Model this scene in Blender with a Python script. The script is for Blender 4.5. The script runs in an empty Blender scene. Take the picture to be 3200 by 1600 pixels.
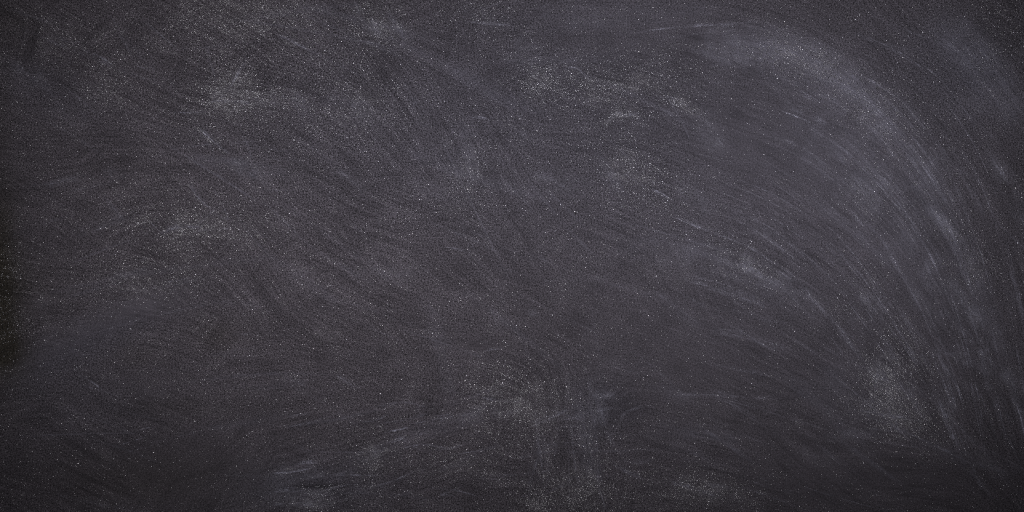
import bpy, math, random
import numpy as np

# ------------------------------------------------------------------ scene, camera, light, exposure
S = bpy.context.scene
COL = S.collection
S.view_settings.view_transform = 'Standard'
S.view_settings.look = 'None'
S.view_settings.exposure = 0.0
S.view_settings.gamma = 1.0
S.render.engine = 'CYCLES'
S.cycles.use_denoising = False          # keep the fine grain of the slate
S.cycles.transparent_max_bounces = 48
S.cycles.max_bounces = 4
S.cycles.filter_width = 0.85              # crisp like the photograph

W, H = 1.6, 0.8                          # metres of board that the photograph shows
K = W / 3200.0                           # metres per photograph pixel


def X(x):
    return (x - 1600.0) * K


def Z(y):
    return (800.0 - y) * K


cam = bpy.data.cameras.new('camera')
cam_o = bpy.data.objects.new('camera', cam)
COL.objects.link(cam_o)
DIST = 2.6
cam.sensor_width = 36.0
cam.lens = 36.0 * DIST / W
cam.clip_end = 100.0
cam_o.location = (0, -DIST, 0)
cam_o.rotation_euler = (math.radians(90), 0, 0)
S.camera = cam_o

world = bpy.data.worlds.new('World')
S.world = world
world.use_nodes = True
world.node_tree.nodes['Background'].inputs[0].default_value = (0.9, 0.95, 1.0, 1)
world.node_tree.nodes['Background'].inputs[1].default_value = 0.04


def area_lamp(name, loc, target, sx, sy, energy, color, spread):
    l = bpy.data.lights.new(name, 'AREA')
    l.shape = 'RECTANGLE'
    l.size, l.size_y = sx, sy
    l.energy = energy
    l.color = color
    l.spread = math.radians(spread)
    o = bpy.data.objects.new(name, l)
    COL.objects.link(o)
    o.location = loc
    d = [t - p for t, p in zip(target, loc)]
    from mathutils import Vector
    o.rotation_euler = Vector(d).to_track_quat('-Z', 'Y').to_euler()
    return o


# a gridded softbox behind the camera, aimed a little above and right of the middle
area_lamp('softbox', (0.70, -3.0, 0.9), (0.03, 0, 0.10), 1.56, 0.82, 5.3, (1.0, 0.975, 1.0), 22)

# ------------------------------------------------------------------ node helpers


class NT:
    def __init__(self, mat):
        self.t = mat.node_tree
        self.n = self.t.nodes
        self.l = self.t.links

    def add(self, typ, **kw):
        n = self.n.new(typ)
        for k, v in kw.items():
            setattr(n, k, v)
        return n

    def put(self, sock, v):
        if hasattr(v, 'is_output'):
            self.l.new(v, sock)
        elif v is not None:
            sock.default_value = v

    def m(self, op, a, b=None, c=None, clamp=False):
        n = self.add('ShaderNodeMath', operation=op, use_clamp=clamp)
        self.put(n.inputs[0], a)
        self.put(n.inputs[1], b)
        self.put(n.inputs[2], c)
        return n.outputs[0]

    def attr(self, name):
        return self.add('ShaderNodeAttribute', attribute_name=name).outputs['Fac']

    def noise(self, vec, scale, detail=2.0, rough=0.5, dist=0.0):
        n = self.add('ShaderNodeTexNoise')
        self.put(n.inputs['Vector'], vec)
        n.inputs['Scale'].default_value = scale
        n.inputs['Detail'].default_value = detail
        n.inputs['Roughness'].default_value = rough
        n.inputs['Distortion'].default_value = dist
        return n.outputs[0]

    def rng(self, v, a, b, c, d, smooth=False):
        n = self.add('ShaderNodeMapRange')
        n.interpolation_type = 'SMOOTHSTEP' if smooth else 'LINEAR'
        self.put(n.inputs[0], v)
        for i, q in enumerate((a, b, c, d)):
            self.put(n.inputs[i + 1], q)
        return n.outputs[0]

    def vec(self, x, y, z):
        n = self.add('ShaderNodeCombineXYZ')
        self.put(n.inputs[0], x)
        self.put(n.inputs[1], y)
        self.put(n.inputs[2], z)
        return n.outputs[0]

    def mix(self, f, a, b):
        n = self.add('ShaderNodeMix', data_type='RGBA')
        self.put(n.inputs[0], f)
        self.put(n.inputs[6], a)
        self.put(n.inputs[7], b)
        return n.outputs[2]


def new_mat(name):
    m = bpy.data.materials.new(name)
    m.use_nodes = True
    m.node_tree.nodes.clear()
    t = NT(m)
    out = t.add('ShaderNodeOutputMaterial')
    return m, t, out


GS = 1.0 / (3.0 * K)                     # noise scale whose features are about three photograph pixels

# ------------------------------------------------------------------ slate surface of the board


def slate_material():
    m, t, out = new_mat('worn_slate')
    pos = t.add('ShaderNodeTexCoord').outputs['Object']
    sep = t.add('ShaderNodeSeparateXYZ')
    t.l.new(pos, sep.inputs[0])
    px, pz = sep.outputs[0], sep.outputs[2]

    cloud = t.noise(pos, 6.0, 5.0, 0.55, 0.4)
    patch = t.noise(pos, 22.0, 5.0, 0.6, 0.3)

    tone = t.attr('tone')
    k = t.m('MULTIPLY', t.attr('wipe'), 0.098)
    k = t.m('ADD', k, t.m('MULTIPLY', t.m('SUBTRACT', cloud, 0.5), 0.35))
    k = t.m('ADD', k, t.m('MULTIPLY', t.m('SUBTRACT', patch, 0.5), 0.45))
    k = t.m('MAXIMUM', k, -0.7)
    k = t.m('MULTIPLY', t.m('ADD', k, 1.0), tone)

    # fine grain: chalk held in the pores, dark pores between
    g1 = t.noise(pos, 1.0 / (5.0 * K), 2.0, 0.65)
    g2 = t.noise(pos, 1.0 / (2.6 * K), 1.0, 0.5)
    g = t.m('ADD', t.m('MULTIPLY', t.m('SUBTRACT', g1, 0.5), 4.2), t.m('MULTIPLY', t.m('SUBTRACT', g2, 0.5), 2.4))
    g = t.m('MULTIPLY', g, t.attr('grain'))
    k = t.m('MULTIPLY', k, t.m('MAXIMUM', t.m('ADD', g, 1.0), 0.25))

    hue = t.attr('blue')
    base = t.mix(hue, (0.0503, 0.0440, 0.0508, 1), (0.0478, 0.0455, 0.0580, 1))
    base = t.mix(t.attr('brown'), base, (0.0225, 0.0195, 0.0160, 1))
    mul = t.add('ShaderNodeVectorMath', operation='SCALE')
    t.l.new(base, mul.inputs[0])
    t.put(mul.inputs['Scale'], k)

    b = t.add('ShaderNodeBsdfPrincipled')
    t.l.new(mul.outputs[0], b.inputs['Base Color'])
    b.inputs['Roughness'].default_value = 0.85
    b.inputs['Specular IOR Level'].default_value = 0.15
    bump = t.add('ShaderNodeBump')
    bump.inputs['Strength'].default_value = 0.25
    bump.inputs['Distance'].default_value = 0.0004
    t.put(bump.inputs['Height'], g1)
    t.l.new(bump.outputs[0], b.inputs['Normal'])
    t.l.new(b.outputs[0], out.inputs[0])
    return m


def edge_material():
    m, t, out = new_mat('board_core')
    pos = t.add('ShaderNodeTexCoord').outputs['Object']
    n = t.noise(pos, 60.0, 4.0)
    b = t.add('ShaderNodeBsdfPrincipled')
    t.put(b.inputs['Base Color'], t.mix(n, (0.03, 0.028, 0.028, 1), (0.07, 0.065, 0.06, 1)))
    b.inputs['Roughness'].default_value = 0.9
    t.l.new(b.outputs[0], out.inputs[0])
    return m


# weights laid over the slate.  Every entry: centre x, y, half-length, half-width, angle (clockwise), amount
def field(px, py, blobs, start=0.0):
    f = np.full(px.shape, float(start))
    for cx, cy, rx, ry, ang, a in blobs:
        c, s = math.cos(math.radians(ang)), math.sin(math.radians(ang))
        u = ((px - cx) * c + (py - cy) * s) / rx
        v = (-(px - cx) * s + (py - cy) * c) / ry
        q = u * u + v * v
        f += a * np.exp(-q * 0.9) if rx > 0 else 0
    return f


# residue of old chalk, plus light falloff painted in at right rim and bottom
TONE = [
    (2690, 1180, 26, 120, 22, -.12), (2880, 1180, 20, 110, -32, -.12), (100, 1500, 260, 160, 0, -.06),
    (3185, 60, 110, 130, 0, -.28), (3190, 500, 60, 200, 0, -.12), (3170, 1500, 90, 160, 0, -.10),  # painted light falloff: top-right corner, right edge, bottom-right corner
    (700, 60, 330, 120, 0, .16), (330, 300, 240, 110, 10, .06), (1950, 60, 420, 130, 0, .12),
    (2650, 300, 380, 160, 40, .12), (2560, 700, 420, 190, 45, .10), (1150, 140, 110, 90, 50, -.14),
    (1050, 585, 120, 40, 35, -.14), (850, 470, 160, 60, 35, -.06), (2100, 235, 22, 90, 15, -.12),
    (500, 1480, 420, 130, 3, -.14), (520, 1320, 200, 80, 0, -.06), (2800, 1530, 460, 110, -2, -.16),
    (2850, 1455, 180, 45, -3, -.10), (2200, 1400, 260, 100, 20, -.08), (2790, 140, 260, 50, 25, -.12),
    (2960, 420, 240, 60, 45, -.14), (3080, 1200, 260, 60, 68, -.14), (1010, 1518, 85, 7, -4, -.55),
    (1040, 1535, 35, 7, 20, -.35), (1490, 1075, 70, 16, -2, -.16), (1340, 1265, 60, 14, 45, -.20),
    (217, 273, 48, 7, 34, -.28), (2560, 1070, 80, 40, -40, -.10), (1930, 1300, 60, 10, -45, -.14),
    (1620, 1500, 160, 60, 0, -.08), (900, 1310, 200, 60, 10, -.08), (1300, 1010, 260, 60, 5, -.03),
    (250, 1050, 330, 38, -26, .06), (470, 960, 110, 36, -8, .06), (1000, 1530, 240, 60, -5, .10),
]
# bare, brownish slate worn through at the left rim and below
BROWN = [
    (-10, 930, 66, 240, 0, .85), (0, 1020, 90, 220, 0, .25), (20, 1090, 60, 70, -30, .6), (10, 690, 40, 120, 0, .35), (0, 380, 40, 200, 0, .18),
    (480, 1500, 330, 90, 0, .30), (680, 1050, 70, 50, 0, .32), (430, 1112, 60, 40, 0, .20), (20, 60, 90, 90, 0, .25),
    (600, 830, 130, 40, 0, .10), (550, 1270, 170, 40, 0, .16), (80, 880, 120, 80, 0, .18),
]
BLUE = [
    (2500, 500, 900, 800, 30, .5), (1500, 300, 600, 420, 0, .40), (3030, 200, 200, 160, 40, .35),
    (250, 1080, 320, 60, -26, .40), (930, 1520, 240, 80, 0, .45), (1880, 1270, 110, 90, 0, .3),
    (150, 280, 220, 80, 25, .25), (900, 400, 400, 250, 20, .12), (300, 1250, 260, 120, 0, .18),
]
# where the slate has been rubbed smooth the grain is weak
GRAIN = [
    (2550, 550, 620, 360, 40, -.46), (2300, 440, 140, 100, 0, -.20), (2200, 1150, 520, 280, 20, -.42),
    (250, 1052, 330, 44, -26, -.45), (470, 962, 120, 46, -8, -.45), (560, 1480, 460, 150, 0, -.40),
    (2700, 1520, 520, 130, 0, -.40), (2040, 130, 330, 80, -5, -.25), (450, 1200, 160, 60, 0, -.25),
    (1490, 1080, 80, 24, 0, -.4), (130, 945, 50, 30, -15, -.4), (2900, 1200, 260, 300, 0, -.2),
    (1000, 350, 420, 300, 0, .15), (700, 100, 300, 140, 0, .2),
]

# direction of the wiping hand over the board: x, y, angle (clockwise from level)
HAND = [(150, 250, 40), (600, 400, 38), (1100, 80, 55), (1100, 500, 33), (300, 700, -18), (700, 60, 10), (700, 300, -5), (620, 700, 10),
        (300, 1050, -28), (280, 1190, 40), (430, 1370, -15), (900, 1100, 20), (1000, 1500, -6), (1330, 1330, -12), (1150, 1200, 38),
        (1450, 450, 80), (1600, 80, -5), (1950, 110, -9), (1800, 250, 25), (2100, 450, 35), (1950, 540, 30), (2150, 630, 38),
        (2300, 130, 5), (2600, 230, 28), (2800, 450, 45), (2950, 700, 50), (3050, 200, 42), (3150, 600, 62), (1900, 900, 20),
        (2250, 830, 24), (2500, 950, 35), (2800, 1000, 55), (3050, 1050, 60), (2900, 1250, 64), (3170, 1300, 70), (2200, 1250, 12),
        (1900, 1290, -45), (1850, 1450, 88), (2300, 1420, 20), (2150, 1530, 14), (2700, 1370, -3), (2850, 1480, -4), (1700, 1250, 80),
        (1550, 1270, -8), (2000, 1500, 28), (2450, 600, 35), (1300, 700, 25), (850, 850, 35), (500, 950, -10)]


def hand_angle(px, py):
    c = np.zeros(px.shape)
    sn = np.zeros(px.shape)
    for hx, hy, a in HAND:
        w = 1.0 / (((px - hx) ** 2 + (py - hy) ** 2) / 150.0 ** 2 + 1.6) ** 1.6
        c += w * math.cos(2 * math.radians(a))
        sn += w * math.sin(2 * math.radians(a))
    return .5 * np.arctan2(sn, c)


def smooth_noise(shape, cell, r):
    h, w = shape
    gh, gw = int(h / cell) + 4, int(w / cell) + 4
    g = r.normal(0, 1, (gh, gw))
    yy = np.arange(h) / cell + 1
    xx = np.arange(w) / cell + 1

    def ker(tt):
        i = np.floor(tt).astype(int)
        f = tt - i
        f = f * f * (3 - 2 * f)
        return i, f
    iy, fy = ker(yy)
    ix, fx = ker(xx)
    a = g[iy][:, ix] * (1 - fx) + g[iy][:, ix + 1] * fx
    b = g[iy + 1][:, ix] * (1 - fx) + g[iy + 1][:, ix + 1] * fx
    return a * (1 - fy[:, None]) + b * fy[:, None]


STEP = 4.0                                # spacing of the surface mesh inside the picture, photograph pixels
GX = np.arange(-40, 3241, STEP)
GY = np.arange(-40, 1641, STEP)


def drag(src, ang, steps):
    """drag a scatter of chalk along the wiping direction, both ways"""
    h, w = src.shape
    acc = src.copy()
    wt = 1.0
    for sgn in (1, -1):
        x = np.tile(np.arange(w, dtype=float), (h, 1))
        y = np.tile(np.arange(h, dtype=float)[:, None], (1, w))
        d = np.full(src.shape, float(sgn))
        pa = ang.copy()
        for q in range(steps):
            x = x + np.cos(pa) * d
            y = y + np.sin(pa) * d
            ix = np.clip(np.rint(x).astype(int), 0, w - 1)
            iy = np.clip(np.rint(y).astype(int), 0, h - 1)
            na = ang[iy, ix]
            flip = np.cos(na - pa) < 0
            d = np.where(flip, -d, d)
            pa = na
            k = math.cos(.5 * math.pi * (q + 1) / (steps + 1))
            acc += src[iy, ix] * k
            wt += k
    acc /= wt
    acc -= acc.mean()
    return acc / acc.std()


def wipe_field():
    r = np.random.RandomState(4)
    px, py = np.meshgrid(GX, GY)
    sh = px.shape
    base = hand_angle(px, py)
    def patches(n, spread):
        qx, qy = r.uniform(-100, 3300, n), r.uniform(-100, 1700, n)
        qa = r.normal(0, spread, n)
        wx = px + 70 * smooth_noise(sh, 40, r)
        wy = py + 50 * smooth_noise(sh, 40, r)
        best = np.full(sh, 1e18)
        out = np.zeros(sh)
        for x, y, a in zip(qx, qy, qa):
            d = (wx - x) ** 2 + ((wy - y) * 1.5) ** 2
            out = np.where(d < best, a, out)
            best = np.minimum(best, d)
        return np.radians(out) * np.where(px > 2000, .45, 1.0)
    a1 = base + patches(70, 17) + np.radians(2.5) * smooth_noise(sh, 60, r)
    a2 = base + patches(80, 30) + np.radians(10)
    a3 = base + patches(60, 26) - np.radians(40) * np.where(px > 2100, .3, 1.0)
    one = drag(r.normal(0, 1, sh), a1, 14)
    two = drag(smooth_noise(sh, 1.5, r), a1, 30)
    thr = drag(smooth_noise(sh, 3.2, r), a1, 44)
    fou = drag(r.normal(0, 1, sh), a2, 18)
    fiv = drag(smooth_noise(sh, 2.2, r), a2, 36)
    six = drag(smooth_noise(sh, 1.4, r), a3, 24)

    def mask(cell):
        m = .5 + .6 * smooth_noise(sh, cell, r) + .25 * smooth_noise(sh, cell / 2.7, r)
        return np.clip(m, 0, 1)
    m1, m2, m3 = mask(38), mask(30), mask(30)
    f = (.8 * one + .5 * two + .22 * thr) * (.25 + .8 * m1) + (.6 * fou + .5 * fiv) * m2 * .9 + .6 * six * m3 * .8
    f += .28 * smooth_noise(sh, 22, r) + .28 * smooth_noise(sh, 9, r)
    f *= 1 - .35 * np.exp(-((px - 350) / 500) ** 2 - ((py - 1350) / 350) ** 2)
    f /= f.std()
    return f * (1.28 - .38 / (1 + np.exp(-(px - 1700) / 160))), two, base


WIPE, WIPE2, ANGLE = wipe_field()


def sample(grid, x, y):
    ix = np.clip(np.rint((np.asarray(x) - GX[0]) / STEP).astype(int), 0, len(GX) - 1)
    iy = np.clip(np.rint((np.asarray(y) - GY[0]) / STEP).astype(int), 0, len(GY) - 1)
    return grid[iy, ix]


def put_attr(me, name, arr):
    a = me.attributes.new(name, 'FLOAT', 'POINT')
    a.data.foreach_set('value', np.ascontiguousarray(arr, dtype=np.float32).ravel())


def tag(o, label=None, cat=None, group=None, kind=None):
    if label:
        o['label'] = label
    if cat:
        o['category'] = cat
    if group:
        o['group'] = group
    if kind:
        o['kind'] = kind
    return o


def build_board():
    xs = np.concatenate([np.linspace(-1000, -40, 9)[:-1], GX, np.linspace(GX[-1], 4200, 9)[1:]])
    ys = np.concatenate([np.linspace(-600, -40, 7)[:-1], GY, np.linspace(GY[-1], 2200, 7)[1:]])
    gx, gy = np.meshgrid(xs, ys)
    nx, ny = len(xs), len(ys)
    fx, fy = gx.ravel(), gy.ravel()
    n = nx * ny
    co = np.zeros((n, 3))
    co[:, 0] = (fx - 1600) * K
    co[:, 2] = (800 - fy) * K
    j, i = np.meshgrid(np.arange(ny - 1), np.arange(nx - 1), indexing='ij')
    a = (j * nx + i).ravel()
    quads = np.stack([a, a + nx, a + nx + 1, a + 1], 1)
    # thickness: back and bevelled rim
    ring = [q for q in range(nx)] + [q * nx + nx - 1 for q in range(1, ny)] + \
           [(ny - 1) * nx + q for q in range(nx - 2, -1, -1)] + [q * nx for q in range(ny - 2, 0, -1)]
    m = len(ring)
    rc = co[ring]
    r1 = rc.copy()
    ex = X(4200)
    ez = Z(-600)
    r1[:, 0] += np.where(np.abs(rc[:, 0]) > ex - 1e-4, np.sign(rc[:, 0]) * .003, 0)
    r1[:, 2] += np.where(np.abs(rc[:, 2]) > ez - 1e-4, np.sign(rc[:, 2]) * .003, 0)
    r1[:, 1] = .003
    r2 = r1.copy()
    r2[:, 1] = .018
    allco = np.vstack([co, r1, r2])
    faces = quads.tolist()
    for q in range(m):
        p = (q + 1) % m
        faces.append([ring[q], ring[p], n + p, n + q])
        faces.append([n + q, n + p, n + m + p, n + m + q])
    faces.append([n + m + q for q in range(m)])
    me = bpy.data.meshes.new('chalkboard')
    me.from_pydata(allco.tolist(), [], faces)
    ax = np.concatenate([fx, fx[ring], fx[ring]])
    ay = np.concatenate([fy, fy[ring], fy[ring]])
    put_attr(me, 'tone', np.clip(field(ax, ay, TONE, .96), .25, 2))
    put_attr(me, 'brown', np.clip(field(ax, ay, BROWN), 0, 1))
    put_attr(me, 'blue', np.clip(field(ax, ay, BLUE, .15), 0, 1))
    put_attr(me, 'grain', np.clip(field(ax, ay, GRAIN, 1.0), .15, 1.6))
    put_attr(me, 'wipe', np.clip(sample(WIPE, ax, ay), -2.6, 3.2))
    me.materials.append(slate_material())
    me.materials.append(edge_material())
    mi = np.zeros(len(faces), dtype=np.int32)
    mi[len(quads):] = 1
    me.polygons.foreach_set('material_index', mi)
    me.update()
    o = bpy.data.objects.new('chalkboard', me)
    COL.objects.link(o)
    return tag(o, 'dark grey slate chalkboard with wiped chalk smears and white dust', 'chalkboard')


BOARD = build_board()

# ------------------------------------------------------------------ chalk left on the slate by single strokes


def chalk_material(name, color, gscale, g_lo, g_hi, streak_u, streak_v, s_lo, s_hi, floor, soft_lo=0.05, soft_hi=1.7):
    m, t, out = new_mat(name)
    pos = t.add('ShaderNodeTexCoord').outputs['Object']
    uv = t.add('ShaderNodeUVMap', uv_map='flow').outputs[0]
    sp = t.add('ShaderNodeSeparateXYZ')
    t.l.new(uv, sp.inputs[0])
    v = t.vec(t.m('MULTIPLY', sp.outputs[0], streak_u), t.m('MULTIPLY', sp.outputs[1], streak_v), t.attr('seed'))
    s = t.noise(v, 1.0, 3.0, 0.62)
    s = t.rng(s, s_lo, s_hi, 0.0, 1.0)
    soft = t.noise(pos, 30.0, 5.0, 0.62, 0.6)
    soft = t.rng(soft, 0.36, 0.66, soft_lo, soft_hi)
    g = t.noise(pos, gscale, 1.5, 0.7)
    g = t.rng(g, g_lo, g_hi, 0.0, 1.0)
    al = t.m('MULTIPLY', t.attr('cover'), t.m('ADD', s, floor))
    al = t.m('MULTIPLY', al, soft)
    al = t.m('MULTIPLY', al, t.m('ADD', t.m('MULTIPLY', g, 1.7), 0.07), clamp=True)
    d = t.add('ShaderNodeBsdfDiffuse')
    d.inputs['Color'].default_value = color
    tr = t.add('ShaderNodeBsdfTransparent')
    mx = t.add('ShaderNodeMixShader')
    t.put(mx.inputs[0], al)
    t.l.new(tr.outputs[0], mx.inputs[1])
    t.l.new(d.outputs[0], mx.inputs[2])
    t.l.new(mx.outputs[0], out.inputs[0])
    return m


P = K
MATS = {
    # rubbed-in haze, a little blue
    'haze': chalk_material('rubbed_chalk', (0.45, 0.45, 0.545, 1), GS * .8, 0.38, 0.74, 1 / (150 * P), 1 / (14 * P), 0.34, 0.72, 0.25),
    # wide veil left by the sleeve or sponge
    'veil': chalk_material('chalk_veil', (0.42, 0.42, 0.53, 1), GS * .9, 0.28, 0.75, 1 / (260 * P), 1 / (16 * P), 0.34, 0.70, 0.30, .5, 1.35),
    # grainy chalk caught on the tooth of the slate
    'grit': chalk_material('grainy_chalk', (0.62, 0.60, 0.64, 1), GS * .75, 0.52, 0.78, 1 / (60 * P), 1 / (12 * P), 0.36, 0.70, 0.35),
    # thin distinct streaks
    'line': chalk_material('streaked_chalk', (0.55, 0.55, 0.68, 1), GS * .9, 0.40, 0.75, 1 / (220 * P), 1 / (6 * P), 0.44, 0.66, 0.05),
}
N_SMEAR = [0]
rnd = random.Random(5)


def catmull(pts, per):
    p = np.array(pts, float)
    if len(p) == 2:
        return p[0] + (p[1] - p[0]) * np.linspace(0, 1, per + 1)[:, None]
    q = np.vstack([2 * p[0] - p[1], p, 2 * p[-1] - p[-2]])
    out = []
    for i in range(1, len(q) - 2):
        for s in np.linspace(0, 1, per, endpoint=False):
            a, b, c, d = q[i - 1], q[i], q[i + 1], q[i + 2]
            out.append(.5 * (2 * b + (c - a) * s + (2 * a - 5 * b + 4 * c - d) * s * s + (3 * b - a - 3 * c + d) * s ** 3))
    out.append(p[-1])
    return np.array(out)


def smear(kind, pts, width, cover, skew=0.0, label=None, name='chalk_smear'):
    """a ribbon of chalk following a hand stroke; width in photograph pixels at its two ends (or one number)"""
    c = catmull(pts, 10 if len(pts) > 2 else 18)
    n = len(c)
    seg = np.r_[0, np.cumsum(np.hypot(*np.diff(c, axis=0).T))]
    L = seg[-1]
    tg = np.gradient(c, axis=0)
    tg /= np.hypot(tg[:, 0], tg[:, 1])[:, None] + 1e-9
    nrm = np.stack([-tg[:, 1], tg[:, 0]], 1)
    w = np.interp(np.linspace(0, 1, n), np.linspace(0, 1, len(width)), width) if hasattr(width, '__len__') else np.full(n, float(width))
    M = 11
    vs = np.linspace(-1, 1, M)
    N_SMEAR[0] += 1
    lift = -(0.00025 + 0.000006 * N_SMEAR[0])
    u = seg / L
    tap = np.clip(np.minimum(u / .28, (1 - u) / .28), 0, 1)
    tap = tap * tap * (3 - 2 * tap)
    verts, cov, uvs = [], [], []
    wig = [rnd.uniform(.7, 1.1) for _ in range(n)]
    for i in range(n):
        for vv in vs:
            p = c[i] + nrm[i] * vv * w[i] * .5
            verts.append((X(p[0]), lift, Z(p[1])))
            e = max(0.0, 1 - abs(vv - skew * (1 - vv * vv)) ** 1.6)
            cov.append(cover * tap[i] * e * wig[i] if abs(vv) < 1 else 0.0)
            uvs.append((seg[i] * K, vv * w[i] * .5 * K))
    faces = []
    for i in range(n - 1):
        for q in range(M - 1):
            a = i * M + q
            faces.append((a, a + M, a + M + 1, a + 1))
    me = bpy.data.meshes.new(name)
    me.from_pydata(verts, [], faces)
    put_attr(me, 'cover', np.array(cov))
    put_attr(me, 'seed', np.full(len(verts), N_SMEAR[0] * 1.37))
    ul = me.uv_layers.new(name='flow')
    li = np.zeros(len(me.loops), dtype=np.int32)
    me.loops.foreach_get('vertex_index', li)
    ul.data.foreach_set('uv', np.array(uvs, dtype=np.float32)[li].ravel())
    me.materials.append(MATS[kind])
    me.update()
    o = bpy.data.objects.new(name, me)
    COL.objects.link(o)
    o.parent = BOARD
    if label:
        o['label'] = label
    return o


# --- broad haze, right side
smear('veil', [(2200, 150), (2420, 175), (2600, 265), (2740, 400), (2860, 570), (2960, 800)], (130, 270, 300, 300, 260, 120), .055, -.25, 'broad bluish arc of rubbed chalk at upper right')
smear('veil', [(2250, 140), (2420, 150), (2580, 210), (2720, 320), (2850, 480)], (60, 110, 120, 110, 60), .07, -.3)
smear('veil', [(2120, 170), (2300, 150), (2480, 190), (2640, 290), (2760, 400)], (90, 170, 210, 190, 90), .085, -.1)
smear('veil', [(2330, 330), (2560, 440), (2760, 640), (2920, 880), (3020, 1100)], (160, 260, 280, 240, 120), .06)
smear('veil', [(2750, 380), (2900, 580), (3020, 800), (3110, 1040), (3190, 1290)], (60, 110, 110, 90, 50), .075, .2)
smear('veil', [(2880, 40), (3010, 140), (3120, 280), (3210, 430)], (110, 170, 170, 120), .12, 0, 'dim bluish band of rubbed chalk at the right rim')
smear('veil', [(1850, 760), (2150, 800), (2420, 900), (2620, 1030)], (80, 120, 130, 80), .05, -.2)
smear('veil', [(1500, 60), (1800, 40), (2100, 30), (2400, 60)], (110, 150, 150, 110), .045)
smear('veil', [(2540, 1120), (2650, 1250), (2700, 1370)], (160, 220, 160), .035)
smear('veil', [(2730, 1080), (2790, 1220), (2820, 1360)], (60, 170, 260), .06, 0, 'roughly triangular grainy smudge at lower right')
smear('veil', [(1060, 1560), (1060, 1480), (1200, 1400), (1400, 1320), (1600, 1280)], (70, 80, 80, 90, 60), .05)
smear('veil', [(1440, 330), (1450, 480), (1460, 640)], (90, 130, 90), .035)
smear('veil', [(1320, 900), (1380, 1100), (1420, 1300)], (40, 70, 50), .03)
smear('veil', [(1780, 1180), (1830, 1320), (1850, 1580)], (60, 90, 110), .045)
smear('haze', [(2660, 340), (2730, 390), (2800, 455)], (50, 90, 60), .10)
smear('haze', [(2640, 540), (2700, 600), (2770, 680)], (60, 90, 50), .11)
smear('haze', [(2985, 275), (3030, 315), (3095, 365)], (30, 46, 30), .11)
smear('haze', [(2880, 640), (2950, 700), (3030, 770)], (30, 46, 30), .14)
smear('haze', [(3070, 440), (3130, 540), (3190, 660), (3230, 780)], (60, 80, 80, 60), .09)
smear('haze', [(2220, 760), (2330, 820), (2450, 880), (2600, 960)], (60, 90, 80, 40), .10)
smear('haze', [(2650, 865), (2710, 935), (2785, 1025)], (40, 56, 30), .17)
smear('haze', [(2640, 990), (2690, 1020), (2720, 1050)], (40, 60, 40), .08)
smear('haze', [(2820, 880), (2880, 950), (2950, 1050)], (40, 60, 40), .09)
smear('haze', [(2950, 850), (3010, 940), (3085, 1050)], (40, 58, 40), .15)
smear('haze', [(3110, 1100), (3150, 1180), (3190, 1300), (3205, 1400)], (30, 44, 36, 20), .11)
smear('haze', [(2140, 340), (2210, 400), (2280, 490)], (90, 130, 60), .09)
smear('haze', [(2100, 570), (2170, 620), (2240, 680)], (60, 90, 50), .09)
smear('haze', [(2150, 130), (2260, 150), (2400, 200)], (80, 120, 120), .08)
smear('haze', [(2560, 1365), (2650, 1362), (2770, 1350)], (40, 60, 40), .09)
smear('haze', [(2660, 1270), (2740, 1265), (2820, 1260)], (60, 70, 40), .06)
smear('haze', [(2490, 1390), (2550, 1420), (2620, 1450)], (60, 70, 40), .05)
# --- haze, top middle
smear('haze', [(1090, -10), (1140, 50), (1200, 120)], (50, 60, 30), .12)
smear('haze', [(1200, 30), (1240, 90), (1290, 160)], (60, 60, 40), .07)
smear('haze', [(1420, 10), (1500, 40), (1570, 90)], (60, 90, 50), .08)
smear('haze', [(1590, 110), (1650, 160), (1730, 200)], (90, 110, 60), .08)
smear('haze', [(910, 290), (940, 330), (970, 380)], (50, 60, 40), .08)
smear('haze', [(1080, 300), (1140, 360), (1210, 440)], (90, 120, 80), .05)
smear('haze', [(1445, 370), (1455, 440), (1470, 540)], (60, 70, 50), .07)
smear('haze', [(1620, 340), (1632, 410), (1640, 480)], (50, 70, 40), .07)
smear('haze', [(1640, 520), (1740, 570), (1860, 600)], (60, 80, 60), .06)
smear('haze', [(1010, 520), (1080, 550), (1160, 600)], (22, 34, 20), .09)
# --- haze, left
smear('haze', [(20, 200), (80, 225), (160, 270)], (50, 70, 50), .05)
smear('haze', [(100, 590), (200, 565), (310, 540)], (20, 34, 26), .06)
smear('haze', [(310, 545), (350, 540), (400, 545)], (36, 50, 36), .06)
smear('haze', [(215, 740), (310, 705), (420, 668)], (30, 46, 30), .07)
smear('haze', [(690, 470), (760, 520), (860, 600)], (50, 70, 50), .05)
smear('haze', [(-20, 1180), (120, 1090), (280, 1000), (460, 950), (560, 950)], (60, 80, 80, 80, 50), .035, 0, 'long smooth wiped arc at lower left')
smear('haze', [(100, 965), (130, 945), (170, 935)], (30, 46, 26), .05)
# --- haze, bottom middle
smear('haze', [(800, 1560), (900, 1490), (1050, 1470)], (70, 90, 40), .09)
smear('haze', [(780, 1545), (900, 1560), (1060, 1575)], (50, 60, 50), .09)
smear('haze', [(1840, 1230), (1880, 1235), (1930, 1235)], (36, 44, 30), .14)
smear('haze', [(1850, 1240), (1870, 1300), (1850, 1360)], (60, 80, 40), .10)
smear('haze', [(1845, 1340), (1848, 1440), (1850, 1560)], (30, 34, 40), .07)
smear('haze', [(1640, 965), (1665, 975), (1690, 990)], (30, 40, 20), .12)
smear('haze', [(1100, 860), (1220, 850), (1330, 860)], (60, 70, 50), .04)
smear('haze', [(1400, 1310), (1500, 1290), (1620, 1290)], (50, 70, 60), .06)
smear('haze', [(2080, 1490), (2200, 1530), (2360, 1560)], (50, 80, 50), .07)
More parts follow.
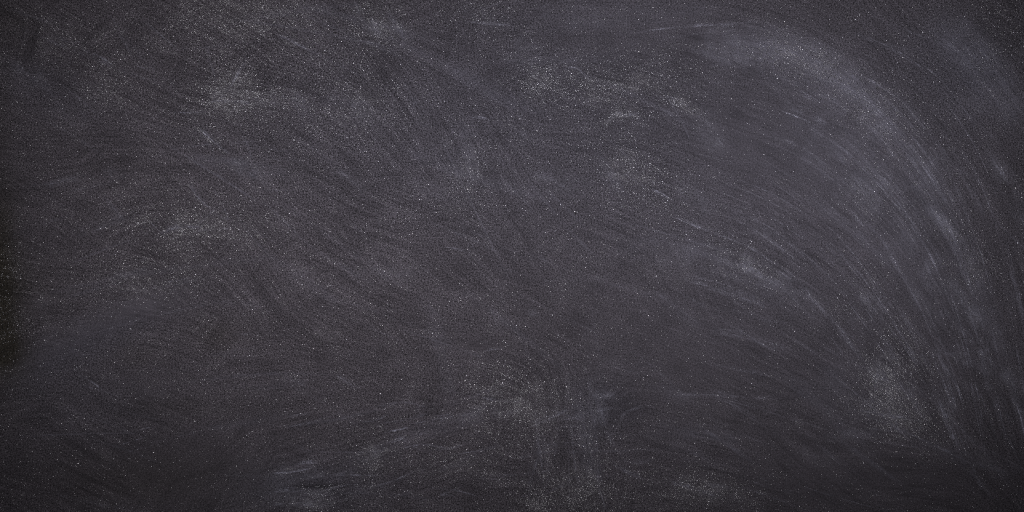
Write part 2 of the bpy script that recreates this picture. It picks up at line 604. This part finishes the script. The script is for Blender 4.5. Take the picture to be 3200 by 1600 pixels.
# --- streaks
for pts, w, c in [
    ([(1900, 117), (2060, 90), (2180, 80), (2310, 73), (2410, 60)], 12, .20),
    ([(2200, 105), (2260, 80), (2320, 72)], 24, .12),
    ([(1765, 213), (1800, 216), (1850, 258)], 16, .20),
    ([(1810, 220), (1835, 240), (1850, 256)], 8, .3),
    ([(620, 398), (665, 437), (722, 485)], 16, .34),
    ([(712, 478), (770, 525), (850, 590)], 20, .12),
    ([(635, 326), (700, 316), (800, 325)], 16, .30),
    ([(435, 250), (455, 246), (495, 252)], 10, .22),
    ([(2035, 592), (2065, 605), (2108, 632)], 14, .34),
    ([(1660, 545), (1720, 560), (1790, 598)], 16, .20),
    ([(2430, 343), (2500, 368), (2570, 402)], 8, .30),
    ([(2440, 330), (2520, 350), (2620, 410)], 30, .14),
    ([(2490, 280), (2525, 300), (2570, 330)], 18, .22),
    ([(2560, 560), (2640, 640), (2720, 730)], 26, .14),
    ([(2900, 440), (2980, 590), (3040, 740)], 60, .13),
    ([(2950, 430), (3030, 580), (3080, 700)], 30, .14),
    ([(3090, 470), (3120, 520), (3150, 580)], 20, .22),
    ([(2830, 1100), (2910, 1215), (2960, 1320), (3015, 1450)], 34, .24),
    ([(2930, 1110), (2985, 1200), (3020, 1290)], 16, .22),
    ([(2960, 900), (3060, 1090), (3130, 1290), (3170, 1420)], 60, .14),
    ([(3060, 1210), (3085, 1290), (3110, 1360)], 14, .20),
    ([(3130, 1330), (3165, 1400), (3195, 1465)], 10, .34),
    ([(3150, 830), (3180, 920), (3200, 1010)], 16, .26),
    ([(3170, 1240), (3192, 1310), (3210, 1400)], 14, .30),
    ([(3030, 1440), (3050, 1490), (3070, 1540)], 14, .20),
    ([(2700, 900), (2820, 1060), (2900, 1180)], 40, .12),
    ([(2240, 800), (2330, 840), (2420, 885)], 34, .07),
    ([(2100, 860), (2260, 900), (2430, 970)], 50, .10),
    ([(2200, 1030), (2330, 1050), (2500, 1110)], 40, .08),
    ([(2050, 1240), (2200, 1230), (2350, 1240)], 30, .07),
    ([(1190, 1356), (1235, 1345), (1290, 1333)], 10, .36),
    ([(1205, 1388), (1235, 1376), (1275, 1364)], 12, .30),
    ([(1285, 1360), (1340, 1350), (1400, 1340)], 14, .16),
    ([(1270, 1332), (1360, 1310), (1480, 1288)], 22, .24),
    ([(425, 1349), (450, 1340), (480, 1333)], 8, .24),
    ([(368, 1392), (420, 1378), (470, 1363)], 10, .26),
    ([(385, 1418), (430, 1405), (485, 1388)], 10, .18),
    ([(1505, 1100), (1535, 1092), (1580, 1088)], 12, .26),
    ([(1490, 1064), (1520, 1070), (1560, 1074)], 8, .20),
    ([(1045, 1170), (1090, 1195), (1130, 1228)], 20, .22),
    ([(230, 1168), (280, 1190), (325, 1222)], 16, .18),
    ([(1505, 1238), (1510, 1242), (1530, 1250)], 10, .1),
    ([(915, 1455), (955, 1444), (1000, 1445)], 16, .24),
    ([(1350, 1556), (1400, 1548), (1430, 1556)], 12, .2),
    ([(1930, 1320), (1960, 1285), (2010, 1270)], 16, .2),
    ([(1460, 365), (1500, 366), (1540, 378)], 14, .16),
    ([(1500, 1240), (1560, 1250), (1640, 1252)], 14, .12),
    ([(60, 580), (170, 570), (250, 552)], 10, .12),
    ([(2754, 1100), (2735, 1200), (2700, 1335)], 18, .10), ([(2765, 1105), (2830, 1220), (2905, 1330)], 26, .18),
    ([(2695, 1338), (2800, 1345), (2905, 1332)], 16, .14), ([(2745, 1290), (2800, 1302), (2850, 1300)], 20, .12),
    ([(1660, 232), (1690, 250), (1710, 285)], 22, .12), ([(1888, 392), (1925, 360), (1965, 358), (2000, 353)], 18, .22),
    ([(2092, 300), (2125, 318), (2160, 335)], 16, .22), ([(490, 738), (540, 715), (640, 708)], 26, .12),
    ([(590, 722), (660, 716), (740, 712)], 14, .16), ([(650, 310), (690, 295), (740, 268)], 30, .12),
    ([(1110, 10), (1145, 60), (1190, 105)], 34, .16), ([(1205, 30), (1240, 85), (1275, 140)], 24, .10),
    ([(800, 1545), (900, 1530), (1010, 1545)], 20, .12), ([(820, 1580), (940, 1572), (1080, 1585)], 26, .12), ([(900, 1500), (1000, 1490), (1110, 1500)], 24, .10),
    ([(2070, 1500), (2150, 1520), (2260, 1560)], 24, .18),
    ([(1900, 1440), (1960, 1470), (2020, 1500)], 24, .14),
    ([(3000, 1480), (3030, 1485), (3080, 1488)], 10, .16),
    ([(500, 885), (560, 873), (620, 862)], 10, .14),
]:
    smear('line', pts, (w * .6, w, w * .6), min(.75, c * (.9 if pts[0][0] > 2780 else 1.1 if pts[0][0] > 1880 and pts[0][1] < 130 else 1.7)), name='chalk_streak')
# --- short crossing scratches, bottom middle, vertical rubs and upper left
for q in range(105):
    z = q % 3
    if z == 0:
        x0, y0, a, L = rnd.uniform(820, 1750), rnd.uniform(1270, 1600), rnd.gauss(-9, 7), rnd.uniform(70, 260)
    elif z == 1:
        x0, y0, a, L = rnd.uniform(1640, 1900), rnd.uniform(1120, 1480), rnd.gauss(86, 5), rnd.uniform(120, 300)
        if rnd.random() < .4:
            x0, y0, a, L = rnd.uniform(1900, 2300), rnd.uniform(1180, 1560), rnd.gauss(16, 10), rnd.uniform(90, 260)
    else:
        x0, y0, a, L = rnd.uniform(100, 1500), rnd.uniform(0, 780), rnd.gauss(32, 28), rnd.uniform(80, 240)
    a = math.radians(a)
    b = rnd.gauss(0, .12)
    pts = [(x0, y0), (x0 + math.cos(a) * L / 2, y0 + math.sin(a) * L / 2), (x0 + math.cos(a + b) * L, y0 + math.sin(a + b) * L)]
    w = rnd.choice((7, 10, 14, 20))
    smear('line', pts, (w * .6, w, w * .5), rnd.uniform(.10, .28) * (.55 if z == 1 else 1), rnd.choice((-.3, 0, .3)), name='chalk_scratch')

# --- gritty deposits
for pts, w, c in [
    ([(640, 300), (720, 295), (830, 270)], 90, .30), ([(500, 700), (600, 705), (760, 720)], 110, .24),
    ([(620, 40), (740, 60), (880, 40)], 130, .22), ([(300, 270), (350, 295), (420, 330)], 80, .14),
    ([(1650, 225), (1685, 255), (1715, 285)], 60, .24), ([(1790, 270), (1860, 290), (1960, 270)], 90, .20),
    ([(1940, 255), (2000, 262), (2090, 280)], 60, .26), ([(1880, 395), (1930, 358), (2010, 350)], 44, .34),
    ([(2090, 300), (2130, 320), (2200, 370)], 44, .34), ([(1890, 480), (1970, 530), (2060, 570)], 100, .20),
    ([(1100, 270), (1140, 310), (1200, 350)], 100, .14), ([(1100, 0), (1160, 60), (1230, 110)], 70, .28),
    ([(2380, 140), (2500, 180), (2680, 240)], 90, .20), ([(2740, 1090), (2770, 1190), (2800, 1290)], 110, .30),
    ([(2720, 1290), (2800, 1310), (2910, 1330)], 130, .24), ([(1530, 1200), (1570, 1240), (1620, 1300)], 110, .28),
    ([(1600, 1330), (1680, 1280), (1750, 1180)], 150, .18), ([(1700, 1560), (1790, 1530), (1890, 1560)], 150, .30),
    ([(2080, 1530), (2200, 1530), (2340, 1540)], 90, .26), ([(1130, 1380), (1160, 1430), (1190, 1490)], 60, .28),
    ([(1640, 1570), (1680, 1575), (1720, 1570)], 40, .40), ([(960, 1052), (1010, 1050), (1080, 1045)], 40, .22),
    ([(420, 820), (460, 900), (470, 930)], 130, .16), ([(610, 1290), (680, 1290), (760, 1285)], 40, .18),
    ([(860, 1570), (960, 1560), (1040, 1580)], 60, .24), ([(660, 280), (700, 330), (760, 340)], 60, .16),
    ([(140, 980), (145, 1010), (145, 1050)], 40, .20), ([(310, 1400), (340, 1430), (370, 1460)], 50, .16),
    ([(2220, 790), (2330, 820), (2440, 870)], 60, .09), ([(1960, 780), (2060, 830), (2200, 900)], 110, .10),
    ([(3000, 810), (3060, 850), (3090, 860)], 40, .22), ([(1400, 1430), (1450, 1440), (1500, 1480)], 70, .16),
    ([(2420, 950), (2560, 990), (2680, 1040)], 120, .08), ([(1450, 480), (1460, 540), (1470, 600)], 70, .16),
]:
    smear('grit', pts, (w * .9, w * 1.35, w * .9), c * .62, name='chalk_smudge')

# --- long thin arcs of the arm down the right side
ARCS = np.array([[(2020, 700), (2330, 840), (2560, 1040), (2720, 1260), (2790, 1400)],
                 [(2060, 480), (2450, 640), (2700, 880), (2880, 1180), (2990, 1450)],
                 [(2240, 280), (2600, 440), (2850, 720), (3000, 1080), (3080, 1480)],
                 [(2360, 150), (2700, 300), (2950, 600), (3090, 960), (3180, 1420)],
                 [(2620, 60), (2920, 220), (3110, 480), (3200, 800), (3260, 1200)]], float)
for q in range(90):
    f = rnd.uniform(0, 3.999)
    k = int(f)
    path = catmull(ARCS[k] * (1 - f + k) + ARCS[k + 1] * (f - k), 12)
    b = rnd.randint(0, 36)
    e = min(len(path) - 1, b + rnd.randint(9, 22))
    off = np.array([rnd.gauss(0, 12), rnd.gauss(0, 12)])
    pts = [tuple(path[int(round(b + (e - b) * st / 3))] + off + np.array([rnd.gauss(0, 3), rnd.gauss(0, 3)])) for st in range(4)]
    w = rnd.choice((6, 8, 11, 15, 26))
    smear('line', pts, (w * .6, w, w, w * .5), rnd.uniform(.07, .20) * (11 / w) ** .35, rnd.choice((-.3, 0, .3)), name='arc_streak')

# --- overlapping wipes all over, each along the local sweep of the hand
for q in range(230):
    x0, y0 = rnd.uniform(-40, 3240), rnd.uniform(-20, 1620)
    bright = 1.0 if (x0 > 1500 or y0 < 700) else .65
    ang = float(sample(ANGLE, x0, y0)) + math.radians(rnd.gauss(0, 14))
    L = rnd.uniform(180, 640)
    bend = rnd.gauss(0, .16)
    pts = [(x0, y0)]
    for st in range(3):
        ang += bend / 3
        pts.append((pts[-1][0] + math.cos(ang) * L / 3, pts[-1][1] + math.sin(ang) * L / 3))
    w = rnd.choice((9, 12, 16, 24, 40, 70))
    smear('line' if rnd.random() < .75 else 'veil', pts, (w * .6, w, w, w * .5), bright * rnd.uniform(.05, .085) * (20 / w) ** .4, rnd.choice((-.45, 0, .45)), name='wipe_streak')

# ------------------------------------------------------------------ loose flecks of chalk standing on the slate
FLECK = [  # centre, half-axes, angle, density
    (740, 60, 200, 110, 0, 2.2), (720, 300, 130, 60, -8, 2.6), (620, 705, 180, 70, 4, 2.4), (350, 290, 90, 60, 20, 1.0),
    (250, 150, 160, 80, 0, .9), (1160, 60, 90, 60, 50, 2.2), (1500, 40, 110, 60, 20, 1.0), (1120, 310, 120, 80, 30, 1.0),
    (1690, 255, 60, 50, 40, 2.0), (1850, 270, 170, 60, 10, 2.0), (1905, 378, 40, 14, -38, 4.0), (1960, 360, 60, 14, 2, 5.0), (2120, 318, 50, 18, 28, 4.5), (1682, 250, 30, 34, 20, 3.0), (1960, 265, 80, 18, 5, 2.0), (720, 322, 90, 10, 4, 3.0), (730, 275, 70, 34, -10, 2.0), (600, 715, 110, 22, 4, 2.0), (540, 735, 50, 24, -30, 2.0), (668, 440, 60, 8, 38, 3.0), (2770, 1180, 44, 80, 0, 3.0), (2860, 1310, 60, 40, 20, 2.0),
    (1980, 530, 140, 80, 30, 1.8), (2540, 210, 240, 70, 25, 1.6), (2790, 400, 160, 80, 45, 1.0), (2720, 620, 90, 60, 45, 1.4),
    (2960, 710, 120, 40, 42, 1.6), (2770, 1180, 70, 110, 0, 3.2), (2810, 1310, 130, 70, 8, 3.0), (1580, 1250, 90, 90, 0, 2.4),
    (1690, 1270, 140, 110, -30, 1.2), (1800, 1550, 130, 70, 0, 3.0), (1680, 1573, 40, 20, 0, 5.0), (2200, 1530, 160, 60, 6, 2.4),
    (1160, 1430, 50, 80, 0, 2.4), (1000, 1560, 140, 50, 0, 1.4), (40, 930, 60, 170, 0, .7), (470, 880, 160, 70, 0, 1.2),
    (2330, 820, 130, 50, 25, 1.8), (3050, 840, 70, 50, 0, 1.4), (2700, 920, 60, 80, 50, 1.2), (3110, 120, 90, 120, 0, .8),
    (2870, 1110, 120, 30, 62, 1.0), (1850, 1450, 40, 120, 0, 2.0), (900, 330, 200, 120, 0, .5), (2050, 200, 200, 60, 0, 1.2),
    (1460, 560, 60, 100, 0, 1.0), (1450, 1440, 120, 60, 10, 1.2),
]


def fleck_material():
    m, t, out = new_mat('chalk_fleck')
    pos = t.add('ShaderNodeTexCoord').outputs['Object']
    n = t.noise(pos, 900.0, 2.0)
    f = t.m('MULTIPLY', t.attr('shade'), t.rng(n, .3, .7, .8, 1.15))
    mul = t.add('ShaderNodeVectorMath', operation='SCALE')
    t.put(mul.inputs[0], t.mix(t.attr('tint'), (0.78, 0.755, 0.775, 1), (0.74, 0.745, 0.84, 1)))
    t.put(mul.inputs['Scale'], f)
    d = t.add('ShaderNodeBsdfDiffuse')
    t.l.new(mul.outputs[0], d.inputs[0])
    t.l.new(d.outputs[0], out.inputs[0])
    return m


def build_flecks(count=130000):
    r = np.random.RandomState(11)
    n = count * 12
    x = r.uniform(-60, 3260, n)
    y = r.uniform(-60, 1660, n)
    d = .42 + 1.35 * field(x, y, FLECK, 0.0)
    d *= np.clip(field(x, y, GRAIN, 1.0), .25, 1.4)
    clump = field(x, y, [(r.uniform(0, 3200), r.uniform(0, 1600), r.uniform(10, 50), r.uniform(8, 30), r.uniform(0, 60), r.uniform(-.3, .9)) for _ in range(260)])
    d = d * np.clip(1 + clump, .3, 3) * np.clip(1 + .55 * sample(WIPE, x, y), .12, 3.2)
    keep = np.nonzero(r.uniform(0, 6.5, n) < d)[0][:count]
    x, y = x[keep], y[keep]
    n = len(x)
    size = np.clip(np.exp(r.normal(math.log(1.0), .33, n)), .55, 2.5)
    shade = np.clip(np.exp(r.normal(math.log(.22), .62, n)), .06, 1.0)
    a0 = r.uniform(0, math.pi, n)
    asp = r.uniform(.55, 1.0, n)
    verts = np.zeros((n, 5, 3))
    for q in range(4):
        a = a0 + q * math.pi / 2 + r.uniform(-.3, .3, n)
        rr = size * r.uniform(.7, 1.2, n) * (asp if q % 2 else 1)
        verts[:, q, 0] = (x + rr * np.cos(a) - 1600) * K
        verts[:, q, 2] = (800 - y - rr * np.sin(a)) * K
        verts[:, q, 1] = -0.0001
    verts[:, 4, 0] = (x - 1600) * K
    verts[:, 4, 2] = (800 - y) * K
    verts[:, 4, 1] = -0.0013 - size * K * .25
    verts[:, :4, 1] = -0.0013
    i = np.arange(n)[:, None] * 5
    f = np.concatenate([np.stack([i[:, 0] + q, i[:, 0] + (q + 1) % 4, i[:, 0] + 4], 1) for q in range(4)])
    me = bpy.data.meshes.new('chalk_dust')
    me.from_pydata(verts.reshape(-1, 3).tolist(), [], f.tolist())
    put_attr(me, 'shade', np.repeat(shade, 5))
    put_attr(me, 'tint', np.repeat(np.clip(field(x, y, BLUE, .15) + r.normal(0, .25, n), 0, 1), 5))
    me.materials.append(fleck_material())
    me.update()
    o = bpy.data.objects.new('chalk_dust', me)
    COL.objects.link(o)
    o.parent = BOARD
    o['kind'] = 'stuff'
    o['label'] = 'loose white flecks of chalk dust'
    return o


build_flecks()
